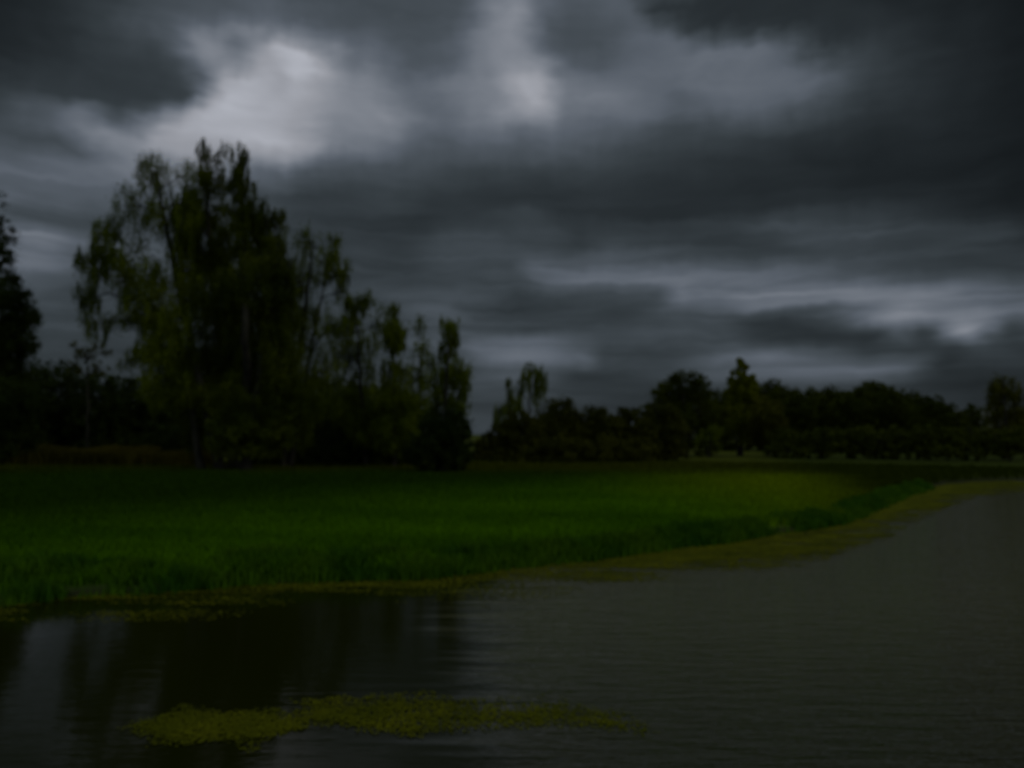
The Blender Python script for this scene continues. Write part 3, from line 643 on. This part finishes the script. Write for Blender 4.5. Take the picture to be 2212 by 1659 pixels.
# meadow
n = 330000
th = rng.uniform(-.80, .80, n); r = 13 * (75 / 13.0) ** rng.random(n)
X = r * np.sin(th); Y = r * np.cos(th); s = shore_sd(X, Y); k = s > .25
X, Y, s, r = X[k], Y[k], s[k], r[k]; P = np.stack([X, Y, height(X, Y, s) - .02], 1)
tuft = fbm(X * .8, Y * .8, 31)
blade_obj('grass', P, (.10 + .20 * tuft) * (.7 + .6 * rng.random(len(P))), .0011 * r * (.6 + .8 * rng.random(len(P))), GRASS, rng, 'bright green meadow grass between the water and the trees', 'grass')
# sedge fringe along the waterline
n = 90000
seg = SHR[(SHR[:, 0] > -22) & (SHR[:, 0] < 24)]
L_ = np.concatenate([[0], np.cumsum(np.linalg.norm(np.diff(seg, axis=0), axis=1))])
def along(t): return np.stack([np.interp(t, L_, seg[:, 0]), np.interp(t, L_, seg[:, 1])], 1)
t = rng.random(n) ** 1.0 * L_[-1]; Q = along(t) + rng.normal(size=(n, 2)) * .12
wid = .8 + .6 * fbm(t * .25, t * 0, 5) + np.clip((-Q[:, 0]) / 9, 0, 1) * 1.2
Q[:, 1] += rng.random(n) ** 1.4 * wid - .12
cl_ = fbm(Q[:, 0] * 1.5, Q[:, 1] * 1.5, 55)
keep = cl_ + .35 * rng.random(n) > .60; Q = Q[keep]; t = t[keep]; cl_ = cl_[keep]
P = np.stack([Q[:, 0], Q[:, 1], np.maximum(height(Q[:, 0], Q[:, 1]), -.05) - .02], 1); rr_ = np.hypot(Q[:, 0], Q[:, 1])
blade_obj('sedge', P, (.18 + .42 * (cl_ - .3)) * (.5 + .8 * rng.random(len(P))), .0009 * rr_ * (.6 + .8 * rng.random(len(P))), SEDGE, rng, 'dark blue-green sedge fringe along the edge of the water', 'sedge', lean=.18)
# dry reeds between thicket and meadow on the left
n = 60000
U = rng.uniform(-60, 460, n); Yd = rng.uniform(62, 74, n); X = (U - CU) / F * Yd
g = fbm(X * .35, Yd * .2, 77); k = g > .40; X, Yd, g = X[k], Yd[k], g[k]
P = np.stack([X, Yd, height(X, Yd) - .02], 1)
blade_obj('dry_reeds', P, (.9 + 1.5 * (g - .35)) * (.5 + .7 * rng.random(len(P))), .05 * (.5 + rng.random(len(P))), DRY, rng, 'dull yellow-brown reeds in front of the dark thicket on the left', 'reeds', lean=.12)

# floating weed: small leaves lying on the water
WEED = material('floating_weed', (.055,.058,.0005), (.092,.088,.001), 1.2, .9, 0, .3)
def pads(name, Q, size, label):
    n = len(Q); rg2 = np.random.default_rng(len(Q)); a0 = rg2.random(n) * 6.28
    an = np.arange(6)[None, :] * math.pi / 3 + a0[:, None]; rad = size[:, None] * (.75 + .4 * rg2.random((n, 6)))
    V = np.stack([Q[:, 0][:, None] + rad * np.cos(an), Q[:, 1][:, None] + rad * np.sin(an), np.broadcast_to((.004 + .010 * rg2.random(n))[:, None], (n, 6)) + rg2.random((n, 6)) * .004], -1).reshape(-1, 3)
    return tag(mesh_obj(name, V, np.arange(n * 6), np.full(n, 6), WEED), label, 'water weed', kind='stuff')
edge_px = [(-500,1375),(0,1340),(180,1330),(330,1335),(500,1320),(600,1300),(760,1280),(900,1290),(1050,1290),(1180,1270),(1300,1255),(1420,1240),(1560,1222),(1700,1205),(1800,1178),(1900,1150),(1960,1115),(2020,1090),(2080,1068),(2211,1056)]
ED = np.array([on_level(u, v) for u, v in edge_px])
n = 300000
X = rng.uniform(-14, 33, n); ysh = np.interp(X, SHR[:, 0], SHR[:, 1]); yed = np.interp(X, ED[:, 0], ED[:, 1])
f = rng.random(n) ** .9; Y = ysh - f * (ysh - yed) * 1.35
pat = fbm(X * .5, Y * 2.2, 88)
dim = np.clip((X + 3) / 8, .35, 1) * np.clip(1 - (X - 20) / 10, .2, 1)
k = (pat > .16 + .22 * f + .30 * rng.random(n)) & (rng.random(n) < np.clip(1.2 - 1.1 * f, .03, .8) * dim); X, Y = X[k], Y[k]
pads('floating_weed', np.stack([X, Y], 1), (.0016 * np.hypot(X, Y)) * (.7 + .6 * rng.random(len(X))), 'yellow-green floating weed band along the bank')
poly_px = [(250,1615),(300,1560),(380,1538),(600,1535),(640,1498),(860,1500),(1160,1508),(1300,1520),(1420,1560),(1440,1600),(1200,1602),(1000,1580),(900,1590),(820,1580),(640,1580),(560,1610),(430,1625),(360,1640)]
PG = np.array([on_level(u, v) for u, v in poly_px])
def inside(X, Y, PG):
    c = np.zeros(len(X), bool); j = len(PG) - 1
    for i in range(len(PG)):
        xi, yi = PG[i]; xj, yj = PG[j]
        hit = ((yi > Y) != (yj > Y)) & (X < (xj - xi) * (Y - yi) / (yj - yi + 1e-12) + xi); c ^= hit; j = i
    return c
n = 150000
X = rng.uniform(PG[:, 0].min() - .3, PG[:, 0].max() + .3, n); Y = rng.uniform(PG[:, 1].min() - .3, PG[:, 1].max() + .3, n)
jx = X + .9 * (fbm(X * 2, Y * 2, 61) - .5); jy = Y + 1.0 * (fbm(X * 2.0, Y * 2.0, 62) - .5)
dE = np.full(n, 9.)
for i in range(len(PG)):
    a, b = PG[i - 1], PG[i]; ab = b - a; tt = np.clip(((jx - a[0]) * ab[0] + (jy - a[1]) * ab[1]) / (ab @ ab), 0, 1)
    dE = np.minimum(dE, np.hypot(jx - a[0] - tt * ab[0], jy - a[1] - tt * ab[1]))
k = inside(jx, jy, PG) & (rng.random(n) < np.clip(dE / .45, .02, 1) ** 1.0 * (.40 - .22 * np.clip((X + 2.2) / 1.6, 0, 1))) & (fbm(X * 1.3, Y * 3, 63) + .30 * rng.random(n) > .40 + .16 * np.clip((X + 1.6) / 2, 0, 1)); X, Y = X[k], Y[k]
pads('floating_weed', np.stack([X, Y], 1), .016 * (.6 + .7 * rng.random(len(X))), 'yellow-green patch of floating weed in the near water')
